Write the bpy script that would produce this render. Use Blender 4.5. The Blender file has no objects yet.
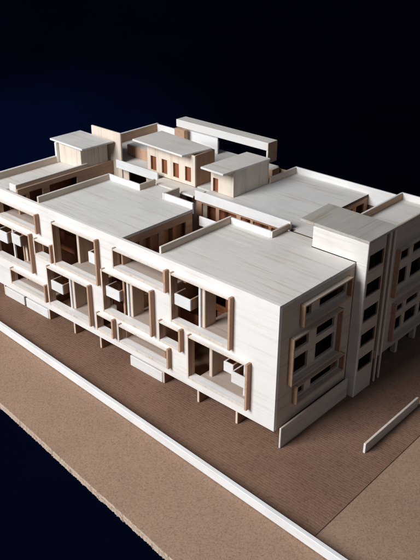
import bpy, bmesh, math, random
from mathutils import Vector, Matrix
random.seed(7)
S = 0.15                                   # metres per layout unit (the facade is one unit high)
C = bpy.context.scene.collection
sc = bpy.context.scene
GZ = -1.14                                 # top of the paved sheet

# ------------------------------------------------------------------ materials
def nt(name):
    m = bpy.data.materials.new(name); m.use_nodes = True
    t = m.node_tree; t.nodes.clear()
    o = t.nodes.new('ShaderNodeOutputMaterial'); b = t.nodes.new('ShaderNodeBsdfPrincipled')
    t.links.new(b.outputs[0], o.inputs[0])
    return m, t, b
def N(t, kind, **kw):
    n = t.nodes.new(kind)
    for k, v in kw.items():
        if k in n.inputs.keys() if hasattr(n.inputs, 'keys') else False: n.inputs[k].default_value = v
        else: setattr(n, k, v)
    return n
def ramp(t, fac, stops):
    r = t.nodes.new('ShaderNodeValToRGB'); cr = r.color_ramp
    while len(cr.elements) < len(stops): cr.elements.new(.5)
    for e, (p, c) in zip(cr.elements, stops): e.position = p; e.color = (*c, 1)
    t.links.new(fac, r.inputs[0]); return r.outputs[0]
def coords(t, scale, rot=(0, 0, 0)):
    tc = t.nodes.new('ShaderNodeTexCoord'); mp = t.nodes.new('ShaderNodeMapping')
    mp.inputs['Scale'].default_value = [s / S for s in scale]; mp.inputs['Rotation'].default_value = rot
    t.links.new(tc.outputs['Object'], mp.inputs[0]); return mp.outputs[0]
def noise(t, vec, scale=1, detail=4, rough=.55):
    n = t.nodes.new('ShaderNodeTexNoise'); n.inputs['Scale'].default_value = scale
    n.inputs['Detail'].default_value = detail; n.inputs['Roughness'].default_value = rough
    t.links.new(vec, n.inputs['Vector']); return n.outputs['Fac']
def mix(t, kind, a, b, f=1.0):
    n = t.nodes.new('ShaderNodeMix'); n.data_type = 'RGBA'; n.blend_type = kind
    if isinstance(f, float): n.inputs[0].default_value = f
    else: t.links.new(f, n.inputs[0])
    for s, v in ((6, a), (7, b)):
        if hasattr(v, 'links'): t.links.new(v, n.inputs[s])
        else: n.inputs[s].default_value = (*v, 1)
    return n.outputs[2]
def mathn(t, op, a, b):
    n = t.nodes.new('ShaderNodeMath'); n.operation = op
    for i, v in enumerate((a, b)):
        if hasattr(v, 'links'): t.links.new(v, n.inputs[i])
        else: n.inputs[i].default_value = v
    return n.outputs[0]

def wood(name, base, grain, spread=.10, streak=1.0, warm=(.9, .8, .7)):
    """thin veneer ply: long fine fibres along one axis, sparse darker growth lines, faint blotches"""
    m, t, b = nt(name)
    sc3 = {'x': (1.6, 34, 34), 'y': (34, 1.6, 34), 'z': (34, 34, 1.6)}[grain]
    sc4 = {'x': (.9, 9, 9), 'y': (9, .9, 9), 'z': (9, 9, .9)}[grain]
    sc5 = {'x': (3.5, 120, 120), 'y': (120, 3.5, 120), 'z': (120, 120, 3.5)}[grain]
    f1 = noise(t, coords(t, sc3), 1, 5, .6); f2 = noise(t, coords(t, sc4), 1, 3, .5)
    f3 = noise(t, coords(t, sc5), 1, 2, .6); f4 = noise(t, coords(t, (2.2, 2.2, 2.2)), 1, 4, .6)
    dk = [c * w * (1 - spread) for c, w in zip(base, warm)]; lt = [min(.93, c * (1 + spread * .5)) for c in base]
    c1 = ramp(t, f1, [(.30, dk), (.46, base), (.70, lt)])
    c2 = ramp(t, f2, [(.34, (.83, .80, .78)), (.42, (.97, .965, .96)), (.6, (1, 1, 1))])
    c3 = ramp(t, f3, [(.30, (.84, .81, .78)), (.45, (1, 1, 1)), (.8, (1, 1, 1))])
    c4 = ramp(t, f4, [(.30, (.88, .87, .87)), (.52, (1, 1, 1)), (.75, (1.0, .99, .97))])
    col = mix(t, 'MULTIPLY', c1, c2, .62 * streak); col = mix(t, 'MULTIPLY', col, c3, .8 * streak)
    col = mix(t, 'MULTIPLY', col, c4, .85)
    oi = t.nodes.new('ShaderNodeObjectInfo')
    v = ramp(t, oi.outputs['Random'], [(0, (.90, .87, .84)), (.5, (1, .99, .98)), (1, (.95, .96, .97))])
    col = mix(t, 'MULTIPLY', col, v, .9)
    t.links.new(col, b.inputs['Base Color'])
    b.inputs['Roughness'].default_value = .62; b.inputs['Specular IOR Level'].default_value = .25
    bp = t.nodes.new('ShaderNodeBump'); bp.inputs['Strength'].default_value = .25; bp.inputs['Distance'].default_value = .0004
    t.links.new(mathn(t, 'ADD', f1, f3), bp.inputs['Height']); t.links.new(bp.outputs[0], b.inputs['Normal'])
    return m
BASE = (.70, .615, .54)
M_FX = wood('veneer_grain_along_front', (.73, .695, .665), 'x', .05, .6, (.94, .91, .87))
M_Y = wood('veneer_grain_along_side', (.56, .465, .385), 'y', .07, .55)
M_Z = wood('veneer_grain_upright', (.66, .57, .48), 'z', .09, .7)
M_R = wood('veneer_roof_sheet', (.66, .625, .585), 'x', .035, .38)
M_RT = wood('veneer_grey_roof_sheet', (.40, .37, .33), 'y', .08, .7)
M_E = wood('scorched_laser_cut_wood', (.37, .215, .14), 'z', .12, .7)
M_EY = wood('scorched_laser_cut_edge', (.46, .295, .20), 'y', .12, .7)
M_IN = wood('inner_wood_warm_shade', (.40, .235, .15), 'z', .12, .7)  # same wood, with warm interior shade put into its colour
M_RED = wood('red_brown_ply_and_shade', (.24, .085, .04), 'z', .15, .7)  # shade of the deep rooms put into the colour; also used for doors
M_DK = wood('painted_interior_dark', (.02, .014, .012), 'z', .1, .4)  # near-black colour standing in for the shade inside openings
M_PIER = wood('light_brown_partition', (.50, .37, .28), 'z', .1, .7)
M_OR = wood('orange_brown_ply', (.62, .32, .16), 'z', .15, .8)
M_GAP = wood('painted_gap_shade', (.10, .055, .035), 'x', .1, .4)  # dark colour standing in for shade in the roof gap
M_FLOOR = wood('tan_floor_with_shade', (.42, .34, .285), 'x', .06, .5)  # floor wood darkened in colour for the shade indoors
M_W = wood('pale_ply_lit_white', (.70, .69, .68), 'x', .04, .4, (.97, .95, .93))  # pale ply; lit white of front and top faces put into the colour

def sheet_mat():
    m, t, b = nt('ribbed_brown_paving_sheet')
    v0 = coords(t, (1, 1, 1), (0, 0, 0))
    nz = t.nodes.new('ShaderNodeTexNoise'); nz.inputs['Scale'].default_value = 9; nz.inputs['Detail'].default_value = 3
    t.links.new(v0, nz.inputs['Vector'])
    sc_ = t.nodes.new('ShaderNodeVectorMath'); sc_.operation = 'SCALE'; sc_.inputs['Scale'].default_value = .014
    t.links.new(nz.outputs['Color'], sc_.inputs[0])
    ad = t.nodes.new('ShaderNodeVectorMath'); ad.operation = 'ADD'; t.links.new(v0, ad.inputs[0]); t.links.new(sc_.outputs[0], ad.inputs[1]); v = ad.outputs[0]
    br = t.nodes.new('ShaderNodeTexBrick'); t.links.new(v, br.inputs['Vector'])
    br.inputs['Scale'].default_value = 1; br.inputs['Brick Width'].default_value = .085; br.inputs['Row Height'].default_value = .021
    br.inputs['Mortar Size'].default_value = .0035; br.inputs['Mortar Smooth'].default_value = .6
    br.inputs['Color1'].default_value = (.222, .128, .086, 1); br.inputs['Color2'].default_value = (.208, .119, .080, 1)
    br.inputs['Mortar'].default_value = (.190, .108, .073, 1)
    n1 = noise(t, coords(t, (40, 40, 40)), 1, 5, .7); n2 = noise(t, coords(t, (1.5, 1.5, 1.5)), 1, 4, .6)
    col = mix(t, 'MULTIPLY', br.outputs['Color'], ramp(t, n1, [(.3, (.62, .6, .6)), (.5, (1, 1, 1)), (.7, (1.0, 1, 1))]), .9)
    col = mix(t, 'MULTIPLY', col, ramp(t, n2, [(.3, (.78, .76, .76)), (.6, (1, 1, 1))]), .8)
    t.links.new(col, b.inputs['Base Color']); b.inputs['Roughness'].default_value = .85
    b.inputs['Specular IOR Level'].default_value = .12
    bp = t.nodes.new('ShaderNodeBump'); bp.inputs['Strength'].default_value = .6; bp.inputs['Distance'].default_value = .0009
    h = mathn(t, 'SUBTRACT', mathn(t, 'MULTIPLY', n1, 1.2), mathn(t, 'MULTIPLY', br.outputs['Fac'], .3))
    t.links.new(h, bp.inputs['Height']); t.links.new(bp.outputs[0], b.inputs['Normal'])
    return m
def board_mat(name, base, sp=.5):
    m, t, b = nt(name)
    n1 = noise(t, coords(t, (85, 85, 85)), 1, 6, .75); n3 = noise(t, coords(t, (210, 210, 210)), 1, 4, .8)
    n2 = noise(t, coords(t, (1.2, 1.2, 1.2)), 1, 4, .6)
    col = ramp(t, n1, [(.34, [c * .62 for c in base]), (.48, base), (.66, [c * 1.22 for c in base])])
    col = mix(t, 'MULTIPLY', col, ramp(t, n3, [(.32, (.35, .33, .32)), (.44, (1, 1, 1))]), sp)
    col = mix(t, 'MULTIPLY', col, ramp(t, n2, [(.3, (.82, .8, .8)), (.62, (1, 1, 1))]), .7)
    t.links.new(col, b.inputs['Base Color']); b.inputs['Roughness'].default_value = .8
    b.inputs['Specular IOR Level'].default_value = .2
    bp = t.nodes.new('ShaderNodeBump'); bp.inputs['Strength'].default_value = .5; bp.inputs['Distance'].default_value = .0006
    t.links.new(mathn(t, 'ADD', n1, n3), bp.inputs['Height']); t.links.new(bp.outputs[0], b.inputs['Normal'])
    return m
M_SHEET = sheet_mat()
M_BOARD = board_mat('brown_fibreboard', (.32, .205, .14))
M_BEDGE = board_mat('pale_crumbly_board_edge', (.52, .40, .31), .8)
def cloth_mat():
    m, t, b = nt('dark_navy_cloth')
    n = noise(t, coords(t, (.5, .5, .5)), 1, 3, .6)
    col = ramp(t, n, [(.3, (.0006, .0014, .0055)), (.7, (.0008, .0019, .0075))])
    t.links.new(col, b.inputs['Base Color']); b.inputs['Roughness'].default_value = 1
    b.inputs['Specular IOR Level'].default_value = .0
    return m
M_CLOTH = cloth_mat()
MATS = [M_FX, M_Y, M_Z, M_R, M_RT, M_E, M_EY, M_IN, M_RED, M_W, M_SHEET, M_BOARD, M_BEDGE, M_CLOTH]

# ------------------------------------------------------------------ mesh helpers
class MB:
    def __init__(s): s.v = []; s.f = []; s.m = []
    def box(s, x0, x1, y0, y1, z0, z1, m, faces=None, jit=0):
        """faces: {'-x','+x','-y','+y','-z','+z'} -> another material"""
        faces = faces or {}
        b = len(s.v)
        for z in (z0, z1):
            for (x, y) in ((x0, y0), (x1, y0), (x1, y1), (x0, y1)): s.v.append((x, y, z))
        for q, k in (((3, 2, 1, 0), '-z'), ((4, 5, 6, 7), '+z'), ((0, 1, 5, 4), '-y'), ((1, 2, 6, 5), '+x'), ((2, 3, 7, 6), '+y'), ((3, 0, 4, 7), '-x')):
            s.f.append([b + i for i in q]); s.m.append(faces.get(k, m))
        return s
    def plate(s, axis, p0, p1, u0, u1, v0, v1, holes, m, edge=None):
        """one panel with rectangular holes cut through; axis 'x': spans y,z; 'y': spans x,z; 'z': spans x,y"""
        edge = edge or m
        eu, ev = edge if isinstance(edge, tuple) else (edge, edge)
        us = sorted({u0, u1, *[min(max(h[i], u0), u1) for h in holes for i in (0, 1)]})
        vs = sorted({v0, v1, *[min(max(h[i], v0), v1) for h in holes for i in (2, 3)]})
        def solid(i, j):
            if i < 0 or j < 0 or i >= len(us) - 1 or j >= len(vs) - 1: return False
            u = (us[i] + us[i + 1]) / 2; v = (vs[j] + vs[j + 1]) / 2
            return not any(h[0] < u < h[1] and h[2] < v < h[3] for h in holes)
        idx = {}
        def P(i, j, k):
            if (i, j, k) not in idx:
                u, v, p = us[i], vs[j], (p0, p1)[k]
                idx[(i, j, k)] = len(s.v)
                s.v.append({'x': (p, u, v), 'y': (u, p, v), 'z': (u, v, p)}[axis])
            return idx[(i, j, k)]
        def F(q, mm): s.f.append(q); s.m.append(mm)
        for i in range(len(us) - 1):
            for j in range(len(vs) - 1):
                if not solid(i, j): continue
                F([P(i, j, 0), P(i + 1, j, 0), P(i + 1, j + 1, 0), P(i, j + 1, 0)], m)
                F([P(i, j, 1), P(i, j + 1, 1), P(i + 1, j + 1, 1), P(i + 1, j, 1)], m)
                if not solid(i - 1, j): F([P(i, j, 0), P(i, j + 1, 0), P(i, j + 1, 1), P(i, j, 1)], eu if i else m)
                if not solid(i + 1, j): F([P(i + 1, j, 0), P(i + 1, j, 1), P(i + 1, j + 1, 1), P(i + 1, j + 1, 0)], eu if i < len(us) - 2 else m)
                if not solid(i, j - 1): F([P(i, j, 0), P(i, j, 1), P(i + 1, j, 1), P(i + 1, j, 0)], ev)
                if not solid(i, j + 1): F([P(i, j + 1, 0), P(i + 1, j + 1, 0), P(i + 1, j + 1, 1), P(i, j + 1, 1)], ev)
        return s
    def prism(s, poly, z0, z1, m, side=None):
        b = len(s.v); n = len(poly); side = side or m
        for z in (z0, z1):
            for x, y in poly: s.v.append((x, y, z))
        s.f.append(list(range(b + n - 1, b - 1, -1))); s.m.append(m)
        s.f.append(list(range(b + n, b + 2 * n))); s.m.append(m)
        for i in range(n):
            j = (i + 1) % n; s.f.append([b + i, b + j, b + n + j, b + n + i]); s.m.append(side)
        return s
    def build(s, name, parent=None, bevel=.0035, jit=0.0):
        me = bpy.data.meshes.new(name)
        cx = [sum(v[i] for v in s.v) / len(s.v) for i in range(3)]
        a = random.uniform(-jit, jit) if jit else 0
        ca, sa = math.cos(a), math.sin(a)
        V = []
        for x, y, z in s.v:
            dx, dy = x - cx[0], y - cx[1]
            V.append(((cx[0] + dx * ca - dy * sa) * S, (cx[1] + dx * sa + dy * ca) * S, z * S))
        me.from_pydata(V, [], s.f)
        used = []
        for mm in s.m:
            if mm not in used: used.append(mm)
        for mm in used: me.materials.append(mm)
        for p, mm in zip(me.polygons, s.m): p.material_index = used.index(mm)
        bm = bmesh.new(); bm.from_mesh(me); bmesh.ops.recalc_face_normals(bm, faces=bm.faces)
        bm.to_mesh(me); bm.free()
        o = bpy.data.objects.new(name, me); C.objects.link(o)
        if bevel:
            md = o.modifiers.new('soft_edges', 'BEVEL'); md.width = bevel * S; md.segments = 1
            md.limit_method = 'ANGLE'; md.angle_limit = math.radians(40)
        if parent: put(o, parent)
        return o
def put(o, parent):
    o.parent = parent
    o.matrix_parent_inverse = Matrix.Translation(-parent.location)   # child geometry is written in world position
def tag(o, label=None, cat=None, group=None, kind=None):
    for k, v in (('label', label), ('category', cat), ('group', group), ('kind', kind)):
        if v: o[k] = v
    return o
def one(name, parent, box, m, faces=None, jit=0.0, bevel=.0035):
    return MB().box(*box, m, faces).build(name, parent, bevel, jit)

# ------------------------------------------------------------------ the setting
def sweep():
    """dark cloth laid over the table and curving up behind the model"""
    bd = Vector((-.70, .714)); sd = Vector((.714, .70)); c = Vector((-1.5, 1))
    zt = GZ - .078; prof = [(-16, zt), (6, zt)]; R_ = 8
    for i in range(1, 25):
        a = math.radians(90 * i / 24); prof.append((6 + R_ * math.sin(a), zt + R_ * (1 - math.cos(a))))
    prof.append((14, 22))
    mb = MB(); n = len(prof)
    for off in (0, .02):
        for k in (-26, 26):
            for d, z in prof: mb.v.append((c.x + bd.x * (d + off) + sd.x * k, c.y + bd.y * (d + off) + sd.y * k, z - off))
    for i in range(n - 1):
        mb.f.append([i, i + 1, n + i + 1, n + i]); mb.m.append(M_CLOTH)
        mb.f.append([2 * n + i, 3 * n + i, 3 * n + i + 1, 2 * n + i + 1]); mb.m.append(M_CLOTH)
    o = mb.build('backdrop', None, 0); o['kind'] = 'structure'
    for p in o.data.polygons: p.use_smooth = True
sweep()

# fibreboard base, its front edge crumbly and slightly askew to the building
def base_board():
    mb = MB(); pts = []
    random.seed(3)
    def fr(x): return -.994 - .094 * (x + 1.866)
    n = 620; x0, x1 = -4.1, 1.9
    for i in range(n + 1):
        x = x0 + (x1 - x0) * i / n
        pts.append((x, fr(x) + random.uniform(-.001, .001) - .007 * random.random() ** 4 + .003 * math.sin(i * .041) * math.sin(i * .013 + 1)))
    pts += [(1.9, 2.75), (-4.1, 2.62)]
    # top slab, plus a second ragged layer underneath that reads as the torn edge
    mb.prism(pts, GZ - .030, GZ - .006, M_BOARD, M_BEDGE)
    p2 = [(x, y - random.uniform(.0, .003) - .006 * random.random() ** 5) for x, y in pts[:-2]] + pts[-2:]
    mb.prism(p2, GZ - .055, GZ - .0302, M_BOARD, M_BEDGE)
    p3 = [(x, y + random.uniform(.004, .012)) for x, y in pts[:-2]] + pts[-2:]
    mb.prism(p3, GZ - .0775, GZ - .0552, M_BOARD, M_BEDGE)
    return mb.build('base_board', None, 0)
bb = base_board()
tag(bb, 'brown fibreboard baseboard with a pale crumbly edge under the wooden building model', 'board', kind='thing')
sh = MB().prism([(-4.0, -.33), (-2.85, -.37), (-.22, -.505), (.70, -.553), (.69, 2.45), (-4.0, 2.45)], GZ - .0055, GZ, M_SHEET).build('paving_sheet', bb, 0)
sh['label'] = 'darker brown sheet scored with fine paving lines'

# ------------------------------------------------------------------ the building
root = bpy.data.objects.new('building_model', None); C.objects.link(root)
root.location = (-1.65 * S, 1.05 * S, GZ * S); root.empty_display_size = .05
tag(root, 'pale wooden architectural model of a three storey courtyard building with boxed windows', 'building model')
T = .03          # panel thickness
XL = -3.36

# openings of the long front: (x0, x1, z0, z1) between the frame boards
FO = dict(
    A=(-3.13, -2.572, -.235, -.105), B=(-3.25, -2.70, -.655, -.325), Cc=(-2.606, -2.40, -.455, -.335),
    D=(-2.328, -1.80, -.455, -.10), E=(-1.573, -1.025, -.235, -.098), F=(-1.722, -1.185, -.675, -.325),
    G=(-.948, -.405, -.460, -.092), H=(-1.083, -.885, -.685, -.540), I=(-.782, -.236, -.885, -.545),
    J=(-3.036, -2.535, -.885, -.760), K=(-2.464, -1.93, -.885, -.548), L=(-1.826, -1.65, -.890, -.760),
    M=(-1.556, -1.018, -.895, -.765))
fw = MB().plate('y', 0, T, XL, 0, -1.0, 0, list(FO.values()), M_FX, (M_EY, M_FX)).build('front_wall', root, .0006)
FT = .017; PR = .037
for k, (x0, x1, z0, z1) in FO.items():
    mb = MB()
    j = random.uniform(-.004, .004)
    # jambs (scorched cut sides) run past head and sill boards; in and out of the wall
    dn = .024
    mb.box(x0 - FT, x0 - .0006, -PR - .002, -.0006, z0 - FT, z1 + FT, M_E, {'-y': M_Z, '-x': M_Z})
    mb.box(x1 + .0006, x1 + FT + .003, -PR - .004 + j, -.0006, z0 - dn, z1 + FT + .004, M_E, {'-y': M_EY})
    mb.box(x0, x1, -PR, -.0006, z1 + .0006, z1 + FT * .8, M_FX, {'-z': M_EY, '-y': M_Z})
    mb.box(x0, x1, -PR, -.0006, z0 - FT, z0 + .001, M_FX, {'-y': M_Z})
    mb.build('window_frame', fw, .0012)

# floors and inner walls behind the front
def slab(x0, x1, y0, y1, z, m=M_IN, t=.03, name='floor'):
    return one(name, root, (x0, x1, y0, y1, z - t, z), m)
EPS = .0012
for z in (-.335, -.67):
    slab(-3.33, -2.99, .37, .80, z); slab(-2.56, -1.57, .37, .79, z); slab(-1.09, -.31, .37, .775, z)
for (x0, x1) in ((-3.33, -2.975), (-2.56, -1.56), (-1.10, -.035)):
    slab(x0, x1, T + EPS, .80, -.97)
# gallery strips joining the blocks just behind the front, floors the loggias
for (x0, x1, z) in ((-2.97, -2.565, -.47), (-1.555, -1.105, -.25)):
    slab(x0, x1, .19, .26, z)

# ---- loggia contents: back wall with dark openings, piers, posts, little balcony boxes
def loggia(k, depth=.34, parts=()):
    x0, x1, z0, z1 = FO[k]
    mb = MB()
    for p in parts:
        t = p[0]
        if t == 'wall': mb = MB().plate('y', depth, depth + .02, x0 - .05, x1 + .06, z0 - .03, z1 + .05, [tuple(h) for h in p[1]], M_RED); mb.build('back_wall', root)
        if t == 'pier': one('partition', root, (p[1], p[1] + .03, p[2], p[3], z0 - .02, z1 + .05), M_PIER, {'-y': M_Z})
        if t == 'post': one('post', root, (p[1], p[1] + .02, p[2], p[2] + .02, p[3] if len(p) > 3 else z0 - .02, p[4] if len(p) > 4 else z1 + .05), M_W)
        if t == 'box':  # white fronted balcony: front panel, side panel, floor
            bx0, bx1, by0, by1, bz0, bz1 = p[1:]
            b_ = MB().box(bx0, bx1, by0, by0 + .014, bz0, bz1, M_W)
            b_.box(bx1 - .014, bx1, by0 + .0145, by1, bz0, bz1, M_IN, {'+x': M_E})
            b_.box(bx0, bx0 + .014, by0 + .0145, by1, bz0, bz1, M_IN, {'+z': M_W})
            b_.box(bx0 + .0145, bx1 - .0145, by0 + .0145, by1, bz0, bz0 + .012, M_IN)
            b_.build('balcony', root, .002)
        if t == 'floor': one('floor', root, (p[1], p[2], T + EPS, depth - .001, z0 - .0221, z0 - .001), M_FLOOR)
        if t == 'red': one('door', root, p[1:], M_RED)

def tall(k, flip, depth=.33):
    x0, x1, z0, z1 = FO[k]; w = x1 - x0; h = z1 - z0
    P = [('wall', [(x0 + .02, x0 + .2, z0 + .02, z0 + .16), (x0 + .28, x0 + .36, z0 - .01, z1 - .03), (x0 + .44, x0 + .52, z0 - .01, z1 - .03)])]
    if not flip:   # balcony box at the left, post, pier, floor at the right
        P += [('box', x0 + .003, x0 + .165, -.012, .10, z0 + .125, z0 + .215), ('post', x0 + .205, .03, z0 - .02),
              ('pier', x0 + .2265, .045, .165), ('pier', x0 + .40, .19, .32)]
        P += [('floor', x0 + .21, x1)]
        P += [('box', x1 - .06, x1 + .02, .10, .2, z0 + .13, z0 + .22)]
    else:
        P += [('pier', x0 + .13, .10, .26), ('pier', x0 + .30, .2, .32), ('post', x1 - .08, .05),
              ('box', x1 - .125, x1 + .0, .0, .13, z0 + .13, z0 + .225), ('floor', x0 + .12, x1)]
    loggia(k, depth, P)
tall('F', False); tall('G', False); tall('K', False)
tall('D', True)
x0, x1, z0, z1 = FO['B']
loggia('B', .33, [('wall', [(x0 + .02, x0 + .3, z0, z0 + .12), (x0 + .02, x0 + .25, z0 + .2, z1)]), ('box', x0 + .02, x0 + .17, -.005, .16, z0 + .13, z0 + .235),
     ('box', x0 + .245, x0 + .375, -.005, .12, z0 + .165, z0 + .265), ('post', x0 + .20, .03), ('pier', x0 + .34, .06, .3), ('floor', x0 + .33, x1)])
x0, x1, z0, z1 = FO['I']
loggia('I', .33, [('wall', [(x0 + .03, x0 + .12, z0 + .05, z1 - .03), (x0 + .20, x0 + .30, z0, z1 - .02), (x0 + .36, x0 + .5, z0 + .05, z1 - .02)]), ('pier', x0 + .10, .08, .26), ('pier', x0 + .26, .2, .32), ('post', x1 - .10, .06),
     ('box', x0 + .285, x0 + .375, .03, .18, z0 + .155, z0 + .235), ('box', x1 - .145, x1 - .012, -.02, .10, z0 + .135, z0 + .225), ('floor', x0 + .05, x1)])
for k in 'AEMJ':
    x0, x1, z0, z1 = FO[k]
    one('floor', root, (x0, x1, T + EPS, .164, z0 - .0221, z0 - .001), M_FLOOR)
    one('back_wall', root, (x0 - .03, x1 + .03, .165, .18, z0 - .02, z1 - .005), M_IN)
    if k != 'J': one('post', root, (x1 - .07, x1 - .055, .04, .055, z0 - .0005, z1), M_W)
for k in ('H', 'L', 'Cc'):
    x0, x1, z0, z1 = FO[k]
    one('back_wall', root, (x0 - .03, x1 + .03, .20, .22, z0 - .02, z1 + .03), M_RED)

# ---- roofs of the two front blocks (flush with the front panel's top)
def roof(poly, z, name='roof', m=M_R, t=.025, side=None): return MB().prism(poly, z - t, z, m, side or m).build(name, root, .001)
rFL = roof([(-2.585, T + EPS), (-1.545, T + EPS), (-1.545, .815), (-1.88, .815), (-1.88, 1.012), (-2.20, 1.012), (-2.20, .815), (-2.585, .815)], -.006)
rFR = roof([(-1.115, T + EPS), (-.0, T + EPS), (-.0, .575), (-1.115, .565)], -.002)
rFR2 = roof([(-1.115, .5675), (-.0, .5775), (-.0, .879), (-.39, .879), (-.39, 1.003), (-.715, 1.003), (-.715, .80), (-1.115, .80)], -.0035)
one('roof_batten', root, (-1.09, -.03, .50, .62, -.045, -.0285), M_IN)
def par(parent, x0, x1, y0, y1, z0, z1, m=M_W, faces=None, jit=.003): return one('parapet', parent, (x0, x1, y0, y1, z0, z1), m, faces, jit, .003)
par(rFL, -2.607, -2.5855, T + .004, .835, -.05, .048, M_Y, {'+z': M_W})
par(rFL, -2.585, -2.20, .8155, .835, -.04, .048, M_W)
par(rFL, -2.1995, -2.18, .8155, 1.01, -.04, .048, M_Y, {'-y': M_W})
par(rFL, -1.88, -1.545, .8155, .835, -.05, .046, M_W)
par(rFL, -1.90, -1.8805, .8155, 1.01, -.05, .046, M_Y, {'-y': M_W})
par(rFR, -1.137, -1.1155, T + .004, .82, -.05, .052, M_Y, {'+z': M_W, '-y': M_W})
par(rFR, -1.115, -.716, .8005, .82, -.05, .048, M_W)
par(rFR, -.7155, -.696, .8005, 1.02, -.002, .048, M_Y, {'-y': M_W})

# walls of the blocks towards the narrow courts
H3 = lambda a, b: [(a, b, z - .165, z) for z in (-.095, -.43, -.765)]
MB().plate('x', -1.565, -1.545, T + .002, .815, -1.0, -.0315, H3(.12, .215) + H3(.25, .425) + H3(.485, .735), M_EY).build('court_wall', root)
one('back_wall', root, (-1.625, -1.615, .05, .78, -.31, -.035), M_OR)
one('partition', root, (-1.6145, -1.566, .60, .612, -.31, -.035), M_IN)
one('partition', root, (-1.6145, -1.566, .345, .352, -.31, -.035), M_IN)
MB().plate('y', .7955, .8145, -2.585, -1.566, -1.0, -.0315, [], M_IN).build('court_wall', root)
MB().plate('x', -2.60, -2.5855, T + .002, .79, -1.0, -.051, [], M_IN).build('court_wall', root)
MB().plate('x', -2.985, -2.965, .085, 1.194, -1.0, -.0, [(.13, .175, -.2, -.07), (.21, .35, -.22, -.055), (.43, .745, -.22, -.05)], M_EY).build('court_wall', root)
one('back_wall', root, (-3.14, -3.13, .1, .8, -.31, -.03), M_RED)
MB().plate('x', -1.115, -1.095, T + .002, .78, -1.0, -.0275, [], M_IN).build('court_wall', root)
MB().plate('y', .781, .7995, -1.115, -.7, -1.0, -.0275, [(-1.05, -.95, -.3, -.08), (-.9, -.76, -.3, -.08)], M_IN).build('court_wall', root)
slab(-2.96, -2.61, .30, .80, -.672); slab(-1.54, -1.14, .30, .80, -.672)

# ---- far left wing: sunken roof with a long parapet along its left side
rA = roof([(-3.33, T + EPS), (-3.085, T + EPS), (-3.085, .085), (-2.986, .085), (-2.986, 1.194), (-3.33, 1.194)], -.012)
par(rA, -3.36, -3.3305, T + .004, .80, -.06, .052, M_Y, {'+z': M_W})
par(rA, -3.012, -2.986, .088, .90, -.0115, .036, M_Y, {'+z': M_W, '-y': M_W})
par(rA, -3.085, -3.0125, .088, .103, -.0115, .034, M_W)
one('side_wall', root, (-3.36, -3.331, T + .001, 2.17, -1.0, -.061), M_IN)

# ---- rooftop room on the far left wing
def quad_roof(parent, poly, z, t=.018, m=M_R): return MB().prism(poly, z - t, z, m, M_W).build('roof', parent, .0025)
r1 = MB().box(-3.345, -3.0, .832, 1.16, -.0115, .186, M_Z, {'-y': M_Z}).build('rooftop_room', root)
quad_roof(r1, [(-3.435, .815), (-2.94, .803), (-2.92, 1.172), (-3.43, 1.185)], .205)
one('corner_pier', r1, (-3.352, -3.325, .80, .8315, -.0115, .186), M_W)
one('screen_wall', root, (-3.27, -2.845, 1.195, 1.215, -.67, .286), M_Z, jit=.002)

# ---- rear left wing with the four window room
BLF = 1.205
lowholes = [(-2.44, -2.37), (-2.295, -2.228), (-2.15, -2.08), (-2.0, -1.93)]
fwb = MB().plate('y', BLF, BLF + .02, -2.84, -1.725, -1.0, -.03, [(a, b, z - .17, z) for a, b in lowholes for z in (-.07, -.42, -.76)] +
                 [(-2.76, -2.52, -.28, -.06)], M_Z).build('court_wall', root)
rBL = roof([(-3.33, 1.2255), (-1.725, 1.2255), (-1.725, 1.96), (-1.69, 2.16), (-3.33, 2.16)], -.004)
one('red_panel', fwb, (-2.5, -1.8, 1.30, 1.31, -1.0, -.035), M_RED)
par(rBL, -3.36, -3.3305, 1.23, 2.17, -.03, .09, M_EY, {'+z': M_W})
par(rBL, -3.33, -2.45, 2.1405, 2.1605, -.0035, .085, M_W)
r2 = MB().plate('y', 1.20, 1.22, -2.485, -1.88, -.0035, .283, [(a, b, .03, .163) for a, b in lowholes], M_Z, M_E)
r2.box(-1.90, -1.88, 1.2205, 1.46, -.0035, .283, M_E).box(-2.485, -2.465, 1.2205, 1.46, -.0035, .283, M_Z).box(-2.4645, -1.9005, 1.44, 1.46, -.0035, .283, M_Z)
r2 = r2.build('rooftop_room', root, .002)
quad_roof(r2, [(-2.60, 1.125), (-1.935, 1.095), (-1.885, 1.43), (-2.595, 1.50)], .302)
for a_, b_ in lowholes: one('door', r2, (a_ - .012, b_ + .012, 1.2215, 1.234, .0, .20), M_RED)
one('stair_box', root, (-2.99, -2.63, 1.40, 1.60, -.003, .105), M_EY, {'+z': M_R})
# walkway along its court side
rW = MB().prism([(-2.27, 1.03), (-1.745, 1.03), (-1.745, 1.198), (-2.27, 1.198)], -.022, -.004, M_R, M_W).build('walkway', root, .003)
par(root, -2.84, -2.275, 1.12, 1.138, -.028, .052, M_W)
one('walkway', root, (-2.8, -2.275, 1.1385, 1.2, -.04, -.022), M_R)

# ---- tall portal frame at the back
po = MB().box(-2.885, -1.69, 1.985, 2.125, .182, .258, M_W, {'+z': M_R, '+x': M_EY}).build('beam', root)
one('beam_support', po, (-2.83, -2.35, 2.02, 2.035, -.0035, .1815), M_W)
one('beam_support', po, (-2.86, -2.72, 1.93, 1.985, -.003, .1815), M_EY)
one('beam_support', po, (-1.712, -1.69, 1.985, 2.125, .06, .1815), M_EY, {'-y': M_W})
one('roof', root, (-1.80, -1.665, 2.03, 2.14, -.10, -.0045), M_EY, {'+z': M_R})

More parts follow.
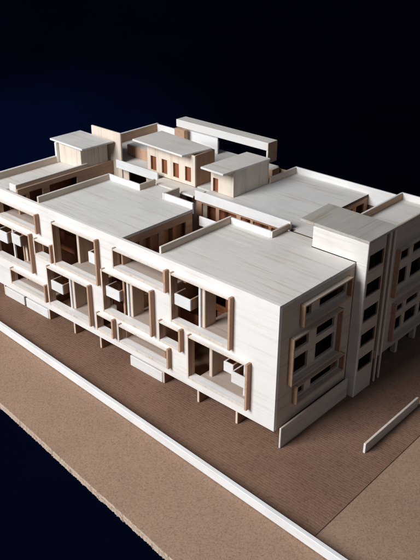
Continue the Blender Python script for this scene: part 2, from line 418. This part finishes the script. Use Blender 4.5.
# ---- small rooftop room with a single door
r3 = MB().plate('y', 1.235, 1.255, -1.722, -1.462, -.0015, .222, [(-1.697, -1.638, -.0005, .123)], M_Z, M_E)
r3.box(-1.482, -1.462, 1.2555, 1.715, -.0015, .222, M_Z).box(-1.722, -1.702, 1.2555, 1.715, -.0015, .222, M_Z).box(-1.7015, -1.4825, 1.695, 1.715, -.0015, .222, M_Z)
r3 = r3.build('rooftop_room', root, .002)
quad_roof(r3, [(-1.735, 1.115), (-1.468, 1.105), (-1.438, 1.70), (-1.71, 1.70)], .242)
one('door', r3, (-1.708, -1.63, 1.257, 1.268, .0, .13), M_RED)

# ---- rear right wing
rBR = roof([(-1.7245, 1.05), (-.66, 1.05), (-.66, 1.018), (-.385, 1.018), (-.385, 1.28), (-.66, 1.28), (-.66, 2.10), (-1.44, 2.10), (-1.44, 1.76), (-1.7245, 1.76)], -.003, side=M_GAP)  # sides coloured dark to paint the gap's shadow line
par(rBR, -1.725, -.70, 1.03, 1.0495, -.03, .056, M_W)
par(rBR, -1.46, -1.4405, 1.718, 2.10, -.06, .058, M_Y, {'+z': M_W})
par(rBR, -1.46, -.36, 2.1005, 2.12, -.10, .058, M_W)
MB().plate('x', -.68, -.66, 1.29, 2.099, -1.0, -.0285, [(a, a + .12, z - .2, z) for a in (1.36, 1.55, 1.74, 1.92) for z in (-.07, -.42, -.76)], M_EY, M_EY).build('court_wall', root)
one('back_wall', root, (-.86, -.85, 1.3, 2.1, -1, -.03), M_RED)
MB().plate('y', 1.05, 1.07, -1.7245, -.66, -1.0, -.0285, [(a, b, z - .19, z) for a, b in ((-1.66, -1.5), (-1.46, -1.27), (-1.22, -1.12), (-1.09, -.93), (-.90, -.80)) for z in (-.055, -.42, -.76)], M_IN).build('court_wall', root)
one('back_wall', root, (-1.7, -.7, 1.16, 1.17, -1.0, -.03), M_RED)
one('landing_rail', root, (-1.52, -1.20, .865, .88, -.16, -.075), M_W)
one('floor', root, (-1.72, -.74, .84, 1.045, -.37, -.35), M_IN)
one('back_wall', root, (-3.33, -1.46, 2.165, 2.18, -1.0, -.03), M_IN)
one('back_wall', root, (-1.44, -.0, 2.125, 2.14, -1.0, -.11), M_IN)

# ---- far right wing
rC = roof([(-.335, 1.275), (-.022, 1.275), (-.022, 2.10), (-.335, 2.10)], .035)
par(rC, -.357, -.3355, 1.275, 2.10, -.02, .092, M_EY, {'+z': M_W})
par(rC, -.3545, .0, 2.1005, 2.12, -.10, .092, M_W)
wd = [(a, b, c_, d_) for a, b in ((1.487, 1.685), (1.745, 1.945), (2.0, 2.07)) for c_, d_ in ((-.235, -.128), (-.455, -.315))]
wd += [(a, b, c_, d_) for a, b in ((1.54, 1.70), (1.75, 1.95), (2.0, 2.07)) for c_, d_ in ((-.715, -.625), (-.895, -.775))]
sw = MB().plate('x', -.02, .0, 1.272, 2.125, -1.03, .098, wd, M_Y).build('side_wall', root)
def sframe(y0, y1, z0, z1, parent, x=0, pr=.042):
    mb = MB(); t = .013
    mb.box(x + .0005, x + pr, y0 - t, y0, z0 - t, z1 + t, M_IN, {'-y': M_EY, '+x': M_EY, '+z': M_EY})
    mb.box(x + .0005, x + pr, y1, y1 + t, z0 - t, z1 + t, M_IN, {'+x': M_EY})
    mb.box(x + .0005, x + pr, y0 + .0005, y1 - .0005, z1, z1 + t, M_IN, {'+x': M_EY, '+z': M_Y})
    mb.box(x + .0005, x + pr, y0 + .0005, y1 - .0005, z0 - t, z0, M_IN, {'+x': M_EY, '+z': M_Y})
    return mb.build('window_frame', parent, .002)
sframe(1.47, 2.08, -.505, -.112, sw); sframe(1.515, 2.08, -.93, -.605, sw)
one('court_wall', root, (-.356, -.337, 1.28, 2.10, -1.0, -.021), M_IN)
one('back_wall', root, (-.12, -.11, 1.28, 2.09, -1.0, .005), M_DK)  # dark sheet painting the unlit rooms behind the windows
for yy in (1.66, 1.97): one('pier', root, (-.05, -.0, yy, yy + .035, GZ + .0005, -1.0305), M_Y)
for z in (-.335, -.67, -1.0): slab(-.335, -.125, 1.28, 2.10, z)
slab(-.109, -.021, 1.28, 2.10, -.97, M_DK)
one('back_wall', root, (-.12, -.11, 1.28, 2.12, GZ + .0005, -1.001), M_DK)  # dark sheet added to paint the shade below the wing

# ---- right side of the front block
sh_ = [(.256, .36, -.200, -.108), (.455, .775, -.198, -.098),
       (.160, .352, -.430, -.320), (.445, .665, -.430, -.325), (.165, .352, -.625, -.49), (.445, .675, -.625, -.485),
       (.225, .335, -.83, -.735), (.415, .76, -.835, -.735)]
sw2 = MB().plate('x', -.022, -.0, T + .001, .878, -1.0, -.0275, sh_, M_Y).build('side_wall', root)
sframe(.238, .79, -.228, -.088, sw2); sframe(.135, .70, -.655, -.305, sw2); sframe(.205, .775, -.845, -.715, sw2)
one('plinth', root, (.03, .045, .025, .862, GZ + .0005, -.966), M_Y, {'-y': M_W})
one('back_wall', root, (-.13, -.12, .1, .86, -.999, -.03), M_DK)  # dark sheet added as painted interior shade behind the side openings

# ---- stair tower
tz = .186
th = [(.912, 1.112, a, b) for a, b in ((-.058, .062), (-.275, -.162), (-.49, -.376), (-.705, -.59), (-.92, -.805))]
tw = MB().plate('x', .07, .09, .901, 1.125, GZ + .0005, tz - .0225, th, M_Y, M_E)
tw.box(-.385, .0895, .88, .9, .0, tz - .0225, M_FX)
tw.box(.0005, .0895, .88, .9, GZ + .0005, -.0005, M_FX)
tw.box(-.385, -.365, .9005, 1.26, .0, tz - .0225, M_Y)
tw.box(-.3645, .0695, 1.24, 1.26, -.9, tz - .0225, M_Y)
tw = tw.build('stair_tower', root)
MB().prism([(-.515, .895), (.094, .876), (.096, 1.268), (-.53, 1.285)], tz - .022, tz, M_RT, M_RT).build('roof', tw, .003)
one('fin', tw, (.075, .092, 1.175, 1.192, GZ + .0005, tz - .0225), M_Z)
one('fin', tw, (.075, .092, 1.243, 1.26, GZ + .0005, tz - .0225), M_Z)
one('recess_wall', tw, (.02, .035, 1.126, 1.239, GZ + .0005, tz - .0225), M_RED)
one('partition', tw, (.013, .069, 1.1135, 1.12, GZ + .001, tz - .0225), M_DK)  # dark sheet painting shade inside the tower
one('back_wall', tw, (.002, .012, .901, 1.12, GZ + .001, tz - .0225), M_DK)  # dark sheet, with the partition above, paints shade inside the tower
slab(-.38, .0, .901, 1.239, -1.0)

# ---- short piers and bench boxes carrying the overhang above the ground
def pier(x, y=.03, z0=GZ + .0005, z1=-1.0005): return one('pier', root, (x, x + .022, y, y + .12, z0, z1), M_E, {'-y': M_Z})
for x in (-2.245, -1.895, -.76, -.375, -3.3, -2.61, -1.135): pier(x)
for x0, x1 in ((-3.276, -2.975), (-2.945, -2.612), (-1.51, -1.137)):
    one('bench_box', root, (x0, x1, .026, .12, GZ + .0005, -1.045), M_W)
for x in (-2.9, -2.2, -1.6, -1.0, -.4): one('pier', root, (x, x + .03, .55, .7, GZ + .0005, -1.0005), M_IN)

# ------------------------------------------------------------------ low walls standing on the board
st = MB().prism([(-4.05, -.345), (-2.85, -.385), (-.22, -.522), (1.6, -.617), (1.6, -.584), (-.22, -.488), (-2.85, -.352), (-4.05, -.312)], GZ + .0005, GZ + .072, M_W).build('kerb_strip', None, .003)
tag(st, 'long white strip wall running along the front of the model', 'low wall', kind='thing')
w1 = MB().box(.495, .513, .385, 1.125, GZ + .0005, GZ + .082, M_Y, {'-y': M_W, '+z': M_Z}).build('low_wall', None, .002)
tag(w1, 'thin grey wooden strip standing alone on the dark paving right of the building', 'low wall', kind='thing')
w2 = MB().box(.505, .523, 1.165, 2.2, GZ + .0005, GZ + .092, M_Y, {'-y': M_W, '+z': M_Z}).build('low_wall', None, .002)
tag(w2, 'thin wooden strip cut off by the right edge behind a narrow gap', 'low wall', kind='thing')

# ------------------------------------------------------------------ camera
cam = bpy.data.cameras.new('camera'); co = bpy.data.objects.new('camera', cam); C.objects.link(co)
cp = Vector((2.54426880, -3.45924635, 2.40442486)); az, el, ro = 2.30917024, -.478551537, .00399171640; fpx = 769.525474
f = Vector((math.cos(el) * math.cos(az), math.cos(el) * math.sin(az), math.sin(el)))
r = f.cross(Vector((0, 0, 1))).normalized(); u = r.cross(f)
r2 = r * math.cos(ro) + u * math.sin(ro); u2 = -r * math.sin(ro) + u * math.cos(ro)
co.matrix_world = Matrix(((r2.x, u2.x, -f.x, cp.x * S), (r2.y, u2.y, -f.y, cp.y * S), (r2.z, u2.z, -f.z, cp.z * S), (0, 0, 0, 1)))
cam.sensor_fit = 'HORIZONTAL'; cam.sensor_width = 36; cam.lens = 36 * fpx / 420
cam.clip_start = .01; cam.clip_end = 100
sc.camera = co

# ------------------------------------------------------------------ light: big soft window-like lamp from the front left, plus added spot and fill
def area(name, loc, target, size, power, col):
    l = bpy.data.lights.new(name, 'AREA'); l.shape = 'DISK' if False else 'SQUARE'; l.size = size * S; l.energy = power; l.color = col
    o = bpy.data.objects.new(name, l); C.objects.link(o); o.location = Vector(loc) * S
    o.rotation_euler = (Vector(target) - Vector(loc)).to_track_quat('-Z', 'Y').to_euler(); return o
area('window_light', (-4.2, -11.2, 7.6), (-1.2, .4, -.4), 7.0, 80, (.95, .975, 1.0))
sp = bpy.data.lights.new('added_cloth_spot', 'SPOT'); sp.energy = 130; sp.color = (.45, .8, 1); sp.spot_size = math.radians(34); sp.spot_blend = 1; sp.shadow_soft_size = .05  # added unseen spot that puts the blue glow on the cloth
so = bpy.data.objects.new('added_cloth_spot', sp); C.objects.link(so); so.location = Vector((-7, -1, 6)) * S
so.rotation_euler = (Vector((-7.7, 3.7, -1.3)) - Vector((-7, -1, 6))).to_track_quat('-Z', 'Y').to_euler()
area('added_side_fill', (8.5, -1.5, 4.5), (0, 1, -.6), 6, 1.8, (.86, .93, 1.0))  # added unseen fill lamp that lifts the shaded right side
w = bpy.data.worlds.new('World'); sc.world = w; w.use_nodes = True
w.node_tree.nodes['Background'].inputs[0].default_value = (.55, .7, 1, 1); w.node_tree.nodes['Background'].inputs[1].default_value = .06
sc.view_settings.view_transform = 'Standard'; sc.view_settings.look = 'None'; sc.view_settings.exposure = 0; sc.view_settings.gamma = 1
sc.cycles.max_bounces = 8; sc.cycles.diffuse_bounces = 5; sc.cycles.use_denoising = True
